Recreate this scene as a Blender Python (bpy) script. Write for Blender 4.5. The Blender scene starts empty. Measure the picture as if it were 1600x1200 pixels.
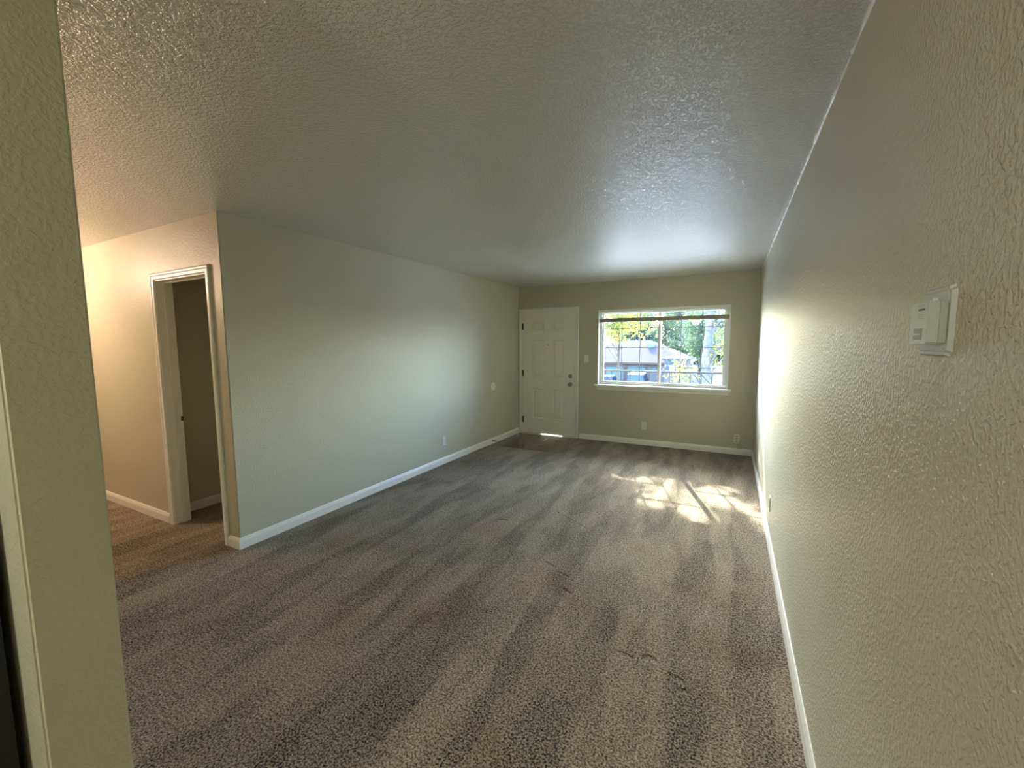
import bpy, bmesh, math, random
from mathutils import Vector, Matrix
import numpy as np

S = bpy.context.scene
col = S.collection

# ------------------------------------------------------------------ camera
cam = bpy.data.cameras.new('camera')
camo = bpy.data.objects.new('camera', cam)
col.objects.link(camo)
S.camera = camo
CAM = Vector((-0.3088, -6.3347, 1.5124))
yaw, pitch, roll, F = 0.4827, -0.0956, -0.0057, 652.3
fw = Vector((-math.sin(yaw)*math.cos(pitch), math.cos(yaw)*math.cos(pitch), math.sin(pitch)))
r0 = Vector((math.cos(yaw), math.sin(yaw), 0))
u0 = r0.cross(fw)
rt = math.cos(roll)*r0 + math.sin(roll)*u0
up = -math.sin(roll)*r0 + math.cos(roll)*u0
M = Matrix((rt, up, -fw)).transposed().to_4x4()
M.translation = CAM
camo.matrix_world = M
cam.sensor_width = 36
cam.sensor_fit = 'HORIZONTAL'
cam.lens = F/1600*36
cam.clip_start = 0.02
cam.clip_end = 500

# ------------------------------------------------------------------ light
SKY = 0.85
SUN = 5.3
EXPOSURE = 2.9
W = bpy.data.worlds.new('sky')
S.world = W
W.use_nodes = True
nt = W.node_tree
nt.nodes.clear()
wo = nt.nodes.new('ShaderNodeOutputWorld')
bg = nt.nodes.new('ShaderNodeBackground')
sky = nt.nodes.new('ShaderNodeTexSky')
sky.sky_type = 'NISHITA'
sky.sun_disc = False
sky.sun_elevation = math.radians(30.4)
sky.sun_rotation = math.radians(-18.3)
sky.dust_density = 2.2
sky.ozone_density = 2.0
tint = nt.nodes.new('ShaderNodeVectorMath')
tint.operation = 'MULTIPLY'
tint.inputs[1].default_value = (0.86, 1.0, 1.16)      # white balance of the phone
nt.links.new(sky.outputs[0], tint.inputs[0])
nt.links.new(tint.outputs[0], bg.inputs[0])
bg.inputs[1].default_value = SKY
nt.links.new(bg.outputs[0], wo.inputs[0])

sl = bpy.data.lights.new('sun', 'SUN')
so = bpy.data.objects.new('sun', sl)
col.objects.link(so)
SUNDIR = Vector((-0.535, 1.62, 1.0)).normalized()
so.rotation_euler = SUNDIR.to_track_quat('Z', 'Y').to_euler()
so.location = SUNDIR*60
sl.energy = SUN
sl.angle = math.radians(0.3)
sl.color = (1.0, 0.93, 0.82)

def portal(name, loc, rot, sx, sy):
    l = bpy.data.lights.new(name, 'AREA')
    l.shape = 'RECTANGLE'
    l.size, l.size_y = sx, sy
    l.cycles.is_portal = True
    o = bpy.data.objects.new(name, l)
    o.location = loc
    o.rotation_euler = rot
    col.objects.link(o)
portal('window_portal', (-1.23, 0.2, 1.45), (-math.pi/2, 0, 0), 1.8, 1.15)

def lamp(name, loc, power, colr, rad):
    l = bpy.data.lights.new(name, 'POINT')
    l.energy = power
    l.color = colr
    l.shadow_soft_size = rad
    o = bpy.data.objects.new(name, l)
    o.location = loc
    col.objects.link(o)
lamp('hall_bulb', (-5.75, -5.45, 2.22), 7.5, (1.0, 0.71, 0.53), 0.1)
lamp('kitchen_bulb', (-1.3, -7.7, 2.2), 8, (0.95, 1.0, 0.86), 0.14)

S.view_settings.view_transform = 'Standard'
S.view_settings.look = 'None'
S.view_settings.exposure = EXPOSURE
S.view_settings.gamma = 1
S.view_settings.use_curve_mapping = False

# ------------------------------------------------------------------ materials
def mat(name, c, rough=0.5, metal=0.0, spec=0.5, bump=None, var=None, coat=0.0):
    m = bpy.data.materials.new(name)
    m.use_nodes = True
    t = m.node_tree
    b = t.nodes['Principled BSDF']
    b.inputs['Base Color'].default_value = (*c, 1)
    b.inputs['Roughness'].default_value = rough
    b.inputs['Metallic'].default_value = metal
    b.inputs['Specular IOR Level'].default_value = spec
    b.inputs['Coat Weight'].default_value = coat
    b.inputs['Coat Roughness'].default_value = .17
    if coat: b.inputs['Coat Weight'].default_value = coat
    if bump or var:
        g = t.nodes.new('ShaderNodeTexCoord')
    if var:   # (scale, second colour)
        n = t.nodes.new('ShaderNodeTexNoise')
        n.inputs['Scale'].default_value = var[0]
        n.inputs['Detail'].default_value = 4
        t.links.new(g.outputs['Object'], n.inputs['Vector'])
        r = t.nodes.new('ShaderNodeValToRGB')
        r.color_ramp.elements[0].color = (*c, 1)
        r.color_ramp.elements[1].color = (*var[1], 1)
        r.color_ramp.elements[0].position = .35
        r.color_ramp.elements[1].position = .65
        t.links.new(n.outputs['Fac'], r.inputs[0])
        t.links.new(r.outputs[0], b.inputs['Base Color'])
    if bump:  # (scale, distance, (sx,sy,sz))
        mp = t.nodes.new('ShaderNodeMapping')
        mp.inputs['Scale'].default_value = bump[2] if len(bump) > 2 else (1, 1, 1)
        n = t.nodes.new('ShaderNodeTexNoise')
        n.inputs['Scale'].default_value = bump[0]
        n.inputs['Detail'].default_value = 3
        n.inputs['Roughness'].default_value = .55
        bp = t.nodes.new('ShaderNodeBump')
        bp.inputs['Distance'].default_value = bump[1]
        t.links.new(g.outputs['Object'], mp.inputs[0])
        t.links.new(mp.outputs[0], n.inputs['Vector'])
        t.links.new(n.outputs['Fac'], bp.inputs['Height'])
        t.links.new(bp.outputs[0], b.inputs['Normal'])
    return m

def plaster(name, c, rough, dist, scale=(1, 1, 1), base=70, lo=.42, hi=.62, spec=.7, coat=0):
    """rolled and knocked-down wall paint: fine peel over coarser flattened blobs"""
    m = bpy.data.materials.new(name)
    m.use_nodes = True
    t = m.node_tree
    N, L = t.nodes, t.links
    b = N['Principled BSDF']
    b.inputs['Base Color'].default_value = (*c, 1)
    b.inputs['Roughness'].default_value = rough
    b.inputs['Specular IOR Level'].default_value = spec
    b.inputs['Coat Weight'].default_value = coat
    b.inputs['Coat Roughness'].default_value = .17
    g = N.new('ShaderNodeTexCoord')
    mp = N.new('ShaderNodeMapping')
    mp.inputs['Scale'].default_value = scale
    L.new(g.outputs['Object'], mp.inputs[0])
    n1 = N.new('ShaderNodeTexNoise'); n1.inputs['Scale'].default_value = base; n1.inputs['Detail'].default_value = 2.5
    n2 = N.new('ShaderNodeTexNoise'); n2.inputs['Scale'].default_value = base*3.2; n2.inputs['Detail'].default_value = 2
    L.new(mp.outputs[0], n1.inputs['Vector']); L.new(mp.outputs[0], n2.inputs['Vector'])
    r = N.new('ShaderNodeMapRange'); r.interpolation_type = 'SMOOTHSTEP'
    r.inputs['From Min'].default_value = lo; r.inputs['From Max'].default_value = hi
    L.new(n1.outputs['Fac'], r.inputs['Value'])
    a = N.new('ShaderNodeMath'); a.operation = 'MULTIPLY_ADD'; a.inputs[1].default_value = .35
    L.new(n2.outputs['Fac'], a.inputs[0]); L.new(r.outputs[0], a.inputs[2])
    # broad, barely visible undulation of the drywall
    n3 = N.new('ShaderNodeTexNoise'); n3.inputs['Scale'].default_value = 2.2; n3.inputs['Detail'].default_value = 2
    L.new(g.outputs['Object'], n3.inputs['Vector'])
    a2 = N.new('ShaderNodeMath'); a2.operation = 'MULTIPLY_ADD'; a2.inputs[1].default_value = 1.6
    L.new(n3.outputs['Fac'], a2.inputs[0]); L.new(a.outputs[0], a2.inputs[2])
    bp = N.new('ShaderNodeBump'); bp.inputs['Distance'].default_value = dist
    L.new(a2.outputs[0], bp.inputs['Height']); L.new(bp.outputs[0], b.inputs['Normal']); L.new(bp.outputs[0], b.inputs['Coat Normal'])
    return m

WALLC = (0.565, 0.53, 0.395)
m_wall = plaster('beige wall paint', WALLC, .42, .00045, base=105)
m_wallr = plaster('beige semigloss wall paint', WALLC, .40, .0021, (1, 1, .8), base=105, spec=.6)
m_ceil = plaster('beige textured ceiling paint', (0.74, 0.725, 0.62), .26, .0036, base=92, lo=.42, hi=.60, spec=.8, coat=.75)
m_trim = mat('white trim paint', (0.88, 0.86, 0.78), .35, bump=(60, .0003))
m_door = mat('white door paint', (0.90, 0.87, 0.75), .38, bump=(120, .0002, (1, 1, .15)))
m_vinyl = mat('white window vinyl', (0.80, 0.82, 0.80), .4)
m_plast = mat('white switch plastic', (0.80, 0.79, 0.74), .35)
m_cream = mat('cream jack plastic', (0.72, 0.68, 0.52), .4)
m_slot = mat('dark slot', (0.03, 0.03, 0.03), .6)
m_metal = mat('aged nickel', (0.33, 0.30, 0.25), .3, metal=1.0)
m_bronze = mat('dark bronze', (0.10, 0.08, 0.06), .4, metal=.8)
m_therm = mat('thermostat plastic', (0.50, 0.515, 0.455), .42)
m_therm2 = mat('thermostat cover plastic', (0.55, 0.575, 0.52), .4)
m_blind = mat('off white blind slat', (0.62, 0.58, 0.48), .5)
m_bar = mat('shade-toned bottom rail', (0.34, 0.30, 0.23), .5)  # backlit shade of the blind's rail put into its colour
m_black = mat('black appliance enamel', (0.008, 0.008, 0.008), .35)
m_subfloor = mat('subfloor', (0.2, 0.17, 0.13), .8)

# carpet
def carpet_mat():
    m = bpy.data.materials.new('taupe cut pile carpet')
    m.use_nodes = True
    t = m.node_tree; N, L = t.nodes, t.links
    b = N['Principled BSDF']
    b.inputs['Roughness'].default_value = 1.0
    b.inputs['Specular IOR Level'].default_value = .1
    b.inputs['Sheen Weight'].default_value = .1
    b.inputs['Sheen Roughness'].default_value = .6
    g = N.new('ShaderNodeTexCoord')
    def noise(scale, det, sc=None, rough=.6, dim=None):
        n = N.new('ShaderNodeTexNoise'); n.inputs['Scale'].default_value = scale
        n.inputs['Detail'].default_value = det; n.inputs['Roughness'].default_value = rough
        if sc:
            mp = N.new('ShaderNodeMapping'); mp.inputs['Scale'].default_value = sc
            L.new(g.outputs['Object'], mp.inputs[0]); L.new(mp.outputs[0], n.inputs['Vector'])
        else: L.new(g.outputs['Object'], n.inputs['Vector'])
        return n
    def rng(src, a, b_, c, d):
        r = N.new('ShaderNodeMapRange'); r.interpolation_type = 'SMOOTHSTEP'
        for k, v in zip(('From Min', 'From Max', 'To Min', 'To Max'), (a, b_, c, d)): r.inputs[k].default_value = v
        L.new(src, r.inputs['Value']); return r.outputs[0]
    def op(o, a, b_):
        q = N.new('ShaderNodeMath'); q.operation = o
        for i, v in enumerate((a, b_)):
            if isinstance(v, (int, float)): q.inputs[i].default_value = v
            else: L.new(v, q.inputs[i])
        return q.outputs[0]
    tuft = noise(115, 2.5, (1, 1, 1), .7)
    tuft2 = noise(42, 2, (1, 1, 1), .6)
    # vacuum stripes: sheen of pile laid in lanes, put into the colour, broken up lengthwise
    lane = noise(2.6, 1.2, (1.5, .26, 1), .45)
    lane2 = noise(4.2, 2.0, (1.5, .45, 1), .5)
    patch = noise(1.3, 3, (1, .8, 1), .55)
    v = op('ADD', rng(lane.outputs['Fac'],   .455, .535, -.17, .11), rng(lane2.outputs['Fac'], .45, .54, -.12, .09))
    v = op('ADD', v, rng(patch.outputs['Fac'], .3, .7, -.08, .08))
    v = op('ADD', v, rng(tuft.outputs['Fac'], .35, .65, -.85, .85))
    v = op('ADD', v, rng(tuft2.outputs['Fac'], .3, .7, -.16, .16))
    v = op('ADD', v, 1.0)
    # brown tint patches where traffic soiled the pile
    soil = noise(1.6, 3, (1, 1, 1), .6)
    mx = N.new('ShaderNodeMix'); mx.data_type = 'RGBA'
    mx.inputs['A'].default_value = (0.262, 0.210, 0.150, 1)
    mx.inputs['B'].default_value = (0.225, 0.152, 0.092, 1)
    L.new(rng(soil.outputs['Fac'], .5, .7, 0, .7), mx.inputs['Factor'])
    vm = N.new('ShaderNodeVectorMath'); vm.operation = 'SCALE'
    L.new(mx.outputs['Result'], vm.inputs[0]); L.new(v, vm.inputs['Scale'])
    L.new(vm.outputs[0], b.inputs['Base Color'])
    # relief: tufts, furniture dents and one long crease
    h = op('ADD', op('MULTIPLY', tuft.outputs['Fac'], 1.0), op('MULTIPLY', tuft2.outputs['Fac'], .8))
    h = op('ADD', h, op('MULTIPLY', rng(lane.outputs['Fac'], .44, .54, 0, 1), .5))
    for (x, y, rx, ry, ang) in DENTS:
        mp = N.new('ShaderNodeMapping'); mp.vector_type = 'TEXTURE'
        mp.inputs['Location'].default_value = (x, y, 0); mp.inputs['Rotation'].default_value = (0, 0, ang)
        mp.inputs['Scale'].default_value = (rx, ry, 1)
        L.new(g.outputs['Object'], mp.inputs[0])
        ln = N.new('ShaderNodeVectorMath'); ln.operation = 'LENGTH'
        L.new(mp.outputs[0], ln.inputs[0])
        h = op('SUBTRACT', h, rng(ln.outputs['Value'], 1.0, .45, 0, 3.0))
    bp = N.new('ShaderNodeBump'); bp.inputs['Distance'].default_value = .006; bp.inputs['Strength'].default_value = 1.0
    L.new(h, bp.inputs['Height']); L.new(bp.outputs[0], b.inputs['Normal'])
    return m
DENTS = [(-1.36, -3.79, .045, .02, -.5), (-1.22, -3.87, .05, .018, -.4), (-1.15, -4.03, .05, .018, -.5),
         (-.60, -4.37, .04, .03, 0), (-.71, -4.40, .05, .02, -.2), (-.47, -4.44, .05, .022, -.4), (-.44, -4.50, .03, .02, 0),
         (-1.55, -2.98, .17, .008, -.55), (-1.32, -3.12, .10, .008, -.5), (-2.0, -3.30, .06, .03, .2)]
m_carpet = carpet_mat()

def plank_mat(name, c1, c2, off):
    m = bpy.data.materials.new(name)
    m.use_nodes = True
    t = m.node_tree; N, L = t.nodes, t.links
    b = N['Principled BSDF']; b.inputs['Roughness'].default_value = .16
    g = N.new('ShaderNodeTexCoord'); mp = N.new('ShaderNodeMapping')
    mp.inputs['Scale'].default_value = (9, 1.2, 1); mp.inputs['Location'].default_value = (off, off*3, 0)
    n = N.new('ShaderNodeTexNoise'); n.inputs['Scale'].default_value = 4; n.inputs['Detail'].default_value = 6
    n.inputs['Distortion'].default_value = .5
    r = N.new('ShaderNodeValToRGB')
    r.color_ramp.elements[0].position = .35; r.color_ramp.elements[1].position = .68
    r.color_ramp.elements[0].color = (*c1, 1); r.color_ramp.elements[1].color = (*c2, 1)
    L.new(g.outputs['Object'], mp.inputs[0]); L.new(mp.outputs[0], n.inputs['Vector'])
    L.new(n.outputs['Fac'], r.inputs[0]); L.new(r.outputs[0], b.inputs['Base Color'])
    return m
m_planks = [plank_mat('brown vinyl plank %d' % i, (.075+.014*i, .048+.008*i, .026+.004*i), (.19+.02*i, .13+.012*i, .075+.008*i), i*1.7) for i in range(3)]

def glass_mat():
    m = bpy.data.materials.new('window glass')
    m.use_nodes = True
    t = m.node_tree; N, L = t.nodes, t.links
    N.remove(N['Principled BSDF'])
    tr = N.new('ShaderNodeBsdfTransparent'); tr.inputs[0].default_value = (.93, .96, .95, 1)
    gl = N.new('ShaderNodeBsdfGlossy'); gl.inputs['Roughness'].default_value = .02
    fr = N.new('ShaderNodeFresnel'); fr.inputs[0].default_value = 1.25
    mx = N.new('ShaderNodeMixShader')
    L.new(fr.outputs[0], mx.inputs[0]); L.new(tr.outputs[0], mx.inputs[1]); L.new(gl.outputs[0], mx.inputs[2])
    L.new(mx.outputs[0], N['Material Output'].inputs[0])
    return m
m_glass = glass_mat()

# ------------------------------------------------------------------ mesh helpers
def new_obj(name, me, m=None, parent=None):
    o = bpy.data.objects.new(name, me)
    if m is not None and not me.materials: me.materials.append(m)
    col.objects.link(o)
    if parent: o.parent = parent
    return o

def finish(name, bm, m, parent=None, smooth=False):
    bmesh.ops.recalc_face_normals(bm, faces=bm.faces)
    me = bpy.data.meshes.new(name)
    bm.to_mesh(me); bm.free()
    if smooth:
        for p in me.polygons: p.use_smooth = True
    return new_obj(name, me, m, parent)

def add_box(bm, a, b, bev=0.0):
    x0, y0, z0 = a; x1, y1, z1 = b
    vs = [bm.verts.new(p) for p in ((x0,y0,z0),(x1,y0,z0),(x1,y1,z0),(x0,y1,z0),(x0,y0,z1),(x1,y0,z1),(x1,y1,z1),(x0,y1,z1))]
    fs = [bm.faces.new([vs[i] for i in q]) for q in ((0,3,2,1),(4,5,6,7),(0,1,5,4),(1,2,6,5),(2,3,7,6),(3,0,4,7))]
    if bev:
        es = {e for f in fs for e in f.edges}
        bmesh.ops.bevel(bm, geom=list(es), offset=bev, segments=2, affect='EDGES')

def box(name, a, b, m, parent=None, bev=0.0):
    bm = bmesh.new(); add_box(bm, a, b, bev)
    return finish(name, bm, m, parent)

def boxes(name, lst, m, parent=None, bev=0.0):
    bm = bmesh.new()
    for a, b in lst: add_box(bm, a, b, bev)
    return finish(name, bm, m, parent)

def add_tube(bm, p0, p1, r0, r1=None, seg=10, caps=True):
    p0, p1 = Vector(p0), Vector(p1); r1 = r0 if r1 is None else r1
    q = (p1-p0).to_track_quat('Z', 'Y')
    A, B = [], []
    for i in range(seg):
        t = 2*math.pi*i/seg; d = Vector((math.cos(t), math.sin(t), 0))
        A.append(bm.verts.new(p0+q@(d*r0))); B.append(bm.verts.new(p1+q@(d*r1)))
    for i in range(seg):
        j = (i+1) % seg; bm.faces.new((A[i], A[j], B[j], B[i]))
    if caps: bm.faces.new(A[::-1]); bm.faces.new(B)

def add_lathe(bm, origin, axis, prof, seg=24):
    """prof: (distance along axis, radius)"""
    o = Vector(origin); q = Vector(axis).to_track_quat('Z', 'Y'); rings = []
    for (h, r) in prof:
        if r < 1e-6: rings.append([bm.verts.new(o+q@Vector((0, 0, h)))])
        else: rings.append([bm.verts.new(o+q@Vector((r*math.cos(2*math.pi*i/seg), r*math.sin(2*math.pi*i/seg), h))) for i in range(seg)])
    for a, b in zip(rings, rings[1:]):
        for i in range(seg):
            j = (i+1) % seg
            if len(a) == 1 and len(b) == 1: continue
            if len(a) == 1: bm.faces.new((a[0], b[i], b[j]))
            elif len(b) == 1: bm.faces.new((a[i], a[j], b[0]))
            else: bm.faces.new((a[i], a[j], b[j], b[i]))

def lathe(name, origin, axis, prof, m, parent=None, seg=24):
    bm = bmesh.new(); add_lathe(bm, origin, axis, prof, seg)
    return finish(name, bm, m, parent, smooth=True)

def profile_run(name, path, prof, m, parent=None):
    """sweep a profile (outward offset, height) along a floor path of (x, y, nx, ny) mitred stations"""
    bm = bmesh.new(); rows = []
    for (x, y, nx, ny) in path:
        rows.append([bm.verts.new((x+nx*d, y+ny*d, h)) for d, h in prof])
    n = len(prof)
    for a, b in zip(rows, rows[1:]):
        for i in range(n):
            j = (i+1) % n; bm.faces.new((a[i], a[j], b[j], b[i]))
    bm.faces.new(rows[0]); bm.faces.new(rows[-1][::-1])
    return finish(name, bm, m, parent)

def struct(o):
    o['kind'] = 'structure'; return o
def thing(name, label, cat, loc, group=None):
    o = bpy.data.objects.new(name, None)
    o.empty_display_size = .05
    o.location = loc
    col.objects.link(o); tag(o, label, cat, group); return o
def tag(o, label, cat, group=None):
    o['label'] = label; o['category'] = cat
    if group: o['group'] = group
    return o
def under(parent, *objs):
    """parts were modelled in world space: hang them on the thing without moving them"""
    for o in objs:
        o.parent = parent
        o.matrix_parent_inverse = Matrix.Translation(parent.location).inverted()
    return objs[0]

H, WX, HY = 2.44, -3.495, -4.634
BY = -9.2       # back wall

# ------------------------------------------------------------------ floor
sub = struct(box('floor', (-8.0, BY, -.06), (0, .15, -.0121), m_subfloor))
def carpet():
    bm = bmesh.new()
    ex0, ex1, ey = WX, -2.40, -1.02
    add_box(bm, (-8.0, BY, -.012), (0, ey, .0))
    add_box(bm, (ex1, ey, -.012), (0, 0, .0))
    o = finish('carpet', bm, m_carpet, sub)
    return o
carpet()['label'] = 'taupe brown cut pile carpet with vacuum stripes'
px0 = WX
w = 1.095/7
k = 0
for i in range(7):
    x0 = WX+i*w; cut = (-.34, -.72, -.15, -.55, -.85, -.28, -.62)[i]
    for (a, b) in ((-1.019, cut), (cut, 0.0)):
        box('plank', (x0+.0008, a+.0008, -.012), (x0+w-.0008, b-.0008, -.0055), m_planks[(i*2+k) % 3], sub)
        k += 1

# ------------------------------------------------------------------ ceiling and walls
struct(box('ceiling', (-8.0, BY, H), (0, .15, H+.15), m_ceil))
DX0, DX1, DZ = -3.445, -2.48, 2.05        # front door rough opening
WX0, WX1, WZ0, WZ1 = -2.13, -.33, .88, 2.02
struct(boxes('wall_front', [((-5.2, 0, -.0121), (DX0, .15, H)), ((DX0, 0, DZ), (DX1, .15, H)), ((DX1, 0, -.0121), (WX0, .15, H)),
    ((WX0, 0, -.0121), (WX1, .15, WZ0)), ((WX0, 0, WZ1), (WX1, .15, H)), ((WX1, 0, -.0121), (.15, .15, H))], m_wall))
struct(box('wall_right', (0, BY, -.0121), (.15, 0, H), m_wallr))
def rounded_left():
    bm = bmesh.new()
    add_box(bm, (WX-.115, HY, -.0121), (WX, 0, H))
    es = [e for e in bm.edges if abs(e.verts[0].co.x-WX) < 1e-4 and abs(e.verts[1].co.x-WX) < 1e-4
          and abs(e.verts[0].co.y-HY) < 1e-4 and abs(e.verts[1].co.y-HY) < 1e-4]
    bmesh.ops.bevel(bm, geom=es, offset=.006, segments=3, affect='EDGES')
    return finish('wall_left', bm, m_wall)
struct(rounded_left())
HX0, HX1, HZ = -4.435, -3.69, 2.03       # hall door clear opening
struct(boxes('wall_hall', [((HX1+.02, HY, -.0121), (WX-.115, HY+.115, H)), ((HX0-.02, HY, HZ+.02), (HX1+.02, HY+.115, H)),
    ((-8.0, HY, -.0121), (HX0-.02, HY+.115, H))], m_wall))
struct(box('wall_closet', (-4.765, HY+.115, -.0121), (-4.65, -2.6, H), m_wall))
struct(box('wall_closet_back', (-4.65, -2.715, -.0121), (WX-.115, -2.6, H), m_wall))
XS, YS = -1.359, -6.007
def stub():
    bm = bmesh.new()
    add_box(bm, (-6.6, YS-.114, -.0121), (XS, YS, H))
    es = [e for e in bm.edges if all(abs(v.co.x-XS) < 1e-4 for v in e.verts) and abs(e.verts[0].co.z-e.verts[1].co.z) > 1]
    bmesh.ops.bevel(bm, geom=es, offset=.004, segments=3, affect='EDGES')
    return finish('wall_partition', bm, m_wall)
struct(stub())
struct(box('wall_hall_end', (-8.15, BY, -.0121), (-8.0, HY+.115, H), m_wall))
struct(box('wall_back', (-8.15, BY-.15, -.0121), (.15, BY, H), m_wall))

# baseboards: (outward, height)
BB = [(0, -.006), (.0125, -.006), (.0125, .058), (.0095, .066), (.0085, .073), (.004, .083), (0, .084)]
struct(profile_run('baseboard_left', [(WX, -.001, 1, 0), (WX, HY, 1, -1), (HX1+.062, HY, 0, -1)], BB, m_trim))
struct(profile_run('baseboard_front', [(-2.416, 0, 0, -1), (0, 0, -1, -1), (0, BY, -1, 0)], BB, m_trim))
struct(profile_run('baseboard_hall', [(-8.0, HY, 0, -1), (HX0-.078, HY, 0, -1)], BB, m_trim))
struct(profile_run('baseboard_closet', [(-4.65, HY+.13, 1, 0), (-4.65, -2.715, 1, -1), (WX-.115, -2.715, 0, -1)], BB, m_trim))
struct(profile_run('baseboard_partition', [(-6.6, YS, 0, 1), (XS-.35, YS, 0, 1)], BB, m_trim))

# uneven white bead added as the paint edge highlight between ceiling and right wall
def highlight_bead():
    bm = bmesh.new(); rg = np.random.default_rng(3); prev = None
    for i in range(241):
        y = -7.2+7.2*i/240; rr = .0045+.0022*rg.normal()
        rr = max(.0015, rr)
        cur = [bm.verts.new((-.0+(-rr*1.3)*a, y, H-rr*1.3*b)) for a, b in ((0, 0), (1, 0), (.72, .72), (0, 1))]
        if prev:
            for k in range(4): bm.faces.new((prev[k], prev[(k+1) % 4], cur[(k+1) % 4], cur[k]))
        prev = cur
    return finish('trim_9', bm, mat('white caulk', (.85, .85, .80), .25))
struct(highlight_bead())

# ------------------------------------------------------------------ door casing builder
def casing(name, x0, x1, ztop, y, z0=-.005, w=.052, m=m_trim):
    """colonial casing round an opening x0..x1 (inner edges), on wall plane y, facing -y; mitred corners"""
    prof = [(0, 0), (0, -.009), (.006, -.012), (w*.45, -.013), (w*.6, -.017), (w*.8, -.018), (w*.95, -.014), (w, -.012), (w, 0)]
    bm = bmesh.new(); rows = []
    for (cx, cz, sx, sz) in ((x0, z0, -1, 0), (x0, ztop, -1, 1), (x1, ztop, 1, 1), (x1, z0, 1, 0)):
        rows.append([bm.verts.new((cx+sx*d, y+t, cz+sz*d)) for d, t in prof])
    n = len(prof)
    for a, b in zip(rows, rows[1:]):
        for i in range(n):
            j = (i+1) % n; bm.faces.new((a[i], a[j], b[j], b[i]))
    bm.faces.new(rows[0]); bm.faces.new(rows[-1][::-1])
    return finish(name, bm, m)

# ------------------------------------------------------------------ front door (door_1)
def front_door():
    X0, X1, Z0, Z1 = -3.418, -2.508, .007, 2.026
    yf, yb = .012, .056
    xs = [X0, -3.251, -3.033, -2.887, -2.684, X1]
    zs = [Z0, .263, .775, .957, 1.583, 1.714, 1.874, Z1]
    bm = bmesh.new()
    for i in range(5):
        for j in range(7):
            if i in (1, 3) and j in (1, 3, 5): 
                add_box(bm, (xs[i], yf+.0155, zs[j]), (xs[i+1], yb, zs[j+1])); continue
            add_box(bm, (xs[i], yf, zs[j]), (xs[i+1], yb, zs[j+1]))
    bmesh.ops.remove_doubles(bm, verts=bm.verts, dist=1e-5)
    # drop the faces shared by neighbouring blocks
    seen = {}
    for f in bm.faces:
        kk = tuple(round(c, 4) for c in f.calc_center_median()) + (round(f.calc_area(), 5),)
        seen.setdefault(kk, []).append(f)
    dead = [f for fs in seen.values() if len(fs) > 1 for f in fs]
    bmesh.ops.delete(bm, geom=dead, context='FACES_ONLY')
    door = struct(finish('door_1', bm, m_door))
    for (a, b) in ((1, 2), (3, 4)):
        for (c, d) in ((1, 2), (3, 4), (5, 6)):
            x0, x1, z0, z1 = xs[a], xs[b], zs[c], zs[d]
            bm = bmesh.new(); rings = []
            for (ins, y) in ((0, yf-.002), (.004, yf-.0045), (.009, yf-.001), (.014, yf+.013), (.022, yf+.013), (.046, yf+.003), (.050, yf+.002)):
                rings.append([bm.verts.new(p) for p in ((x0+ins, y, z0+ins), (x1-ins, y, z0+ins), (x1-ins, y, z1-ins), (x0+ins, y, z1-ins))])
            for p, q in zip(rings, rings[1:]):
                for i in range(4):
                    bm.faces.new((p[i], p[(i+1) % 4], q[(i+1) % 4], q[i]))
            bm.faces.new(rings[-1])
            finish('panel', bm, m_door, door)
    for z in (1.80, 1.02, .235):
        bm = bmesh.new()
        add_tube(bm, (-3.424, .002, z-.05), (-3.424, .002, z+.05), .0085, seg=12)
        add_tube(bm, (-3.424, .002, z+.05), (-3.424, .002, z+.056), .006, .003, seg=12)
        add_box(bm, (-3.428, .002, z-.05), (-3.405, .0115, z+.05))
        finish('hinge', bm, m_bronze, door)['label'] = 'dark bronze hinge'
    # deadbolt
    db = lathe('deadbolt', (-2.578, yf, .992), (0, -1, 0), [(0, .033), (.006, .033), (.014, .027), (.016, .02), (.016, 0)], m_metal, door)
    db['label'] = 'round brushed metal deadbolt'
    box('thumb_turn', (-2.594, yf-.034, .986), (-2.562, yf-.015, .998), m_metal, db, .003)
    kb = lathe('door_knob', (-2.576, yf, .862), (0, -1, 0), [(0, .034), (.006, .034), (.012, .026), (.014, .013), (.030, .012), (.036, .02), (.046, .0275), (.058, .027), (.066, .02), (.068, 0)], m_metal, door)
    kb['label'] = 'round brushed metal knob'
    lathe('knob_button', (-2.576, yf-.068, .862), (0, -1, 0), [(-.001, .006), (.003, .005), (.003, 0)], m_bronze, kb, 12)
    lathe('peephole', (-2.964, yf, 1.493), (0, -1, 0), [(0, .009), (.003, .009), (.004, .005), (.002, .004), (.002, 0)], m_bronze, door, 14)
    lathe('screw_hole', (-2.992, yf, 1.515), (0, -1, 0), [(0, .004), (.001, .004), (.001, 0)], m_slot, door, 8)
    for a, b in ((X0, -3.10), (-2.72, X1)):
        box('gap_block', (a, yf+.004, .0005), (b, yb-.004, Z0), m_bronze, door)  # blocks added so daylight shows only mid-gap under the door
    box('latch_plate', (X1-.002, .02, .83), (X1+.001, .045, .89), m_bronze, door)
    return door
front_door()
struct(boxes('trim_1', [((DX0, .0, -.012), (-3.421, .15, DZ-.018)), ((-2.505, .0, -.012), (DX1, .15, DZ-.018)), ((DX0, .0, 2.030), (DX1, .15, DZ)),
    ((-3.421, .058, 0.0), (-3.409, .085, 2.03)), ((-2.517, .058, 0.0), (-2.505, .085, 2.03)), ((-3.421, .058, 2.018), (-2.505, .085, 2.03))], m_trim))
struct(casing('trim_2', -3.434, -2.489, 2.036, 0, z0=-.012))
th = struct(boxes('trim_3', [((-3.421, -.012, -.012), (-2.505, .15, .0))], m_trim, bev=.002))

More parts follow.
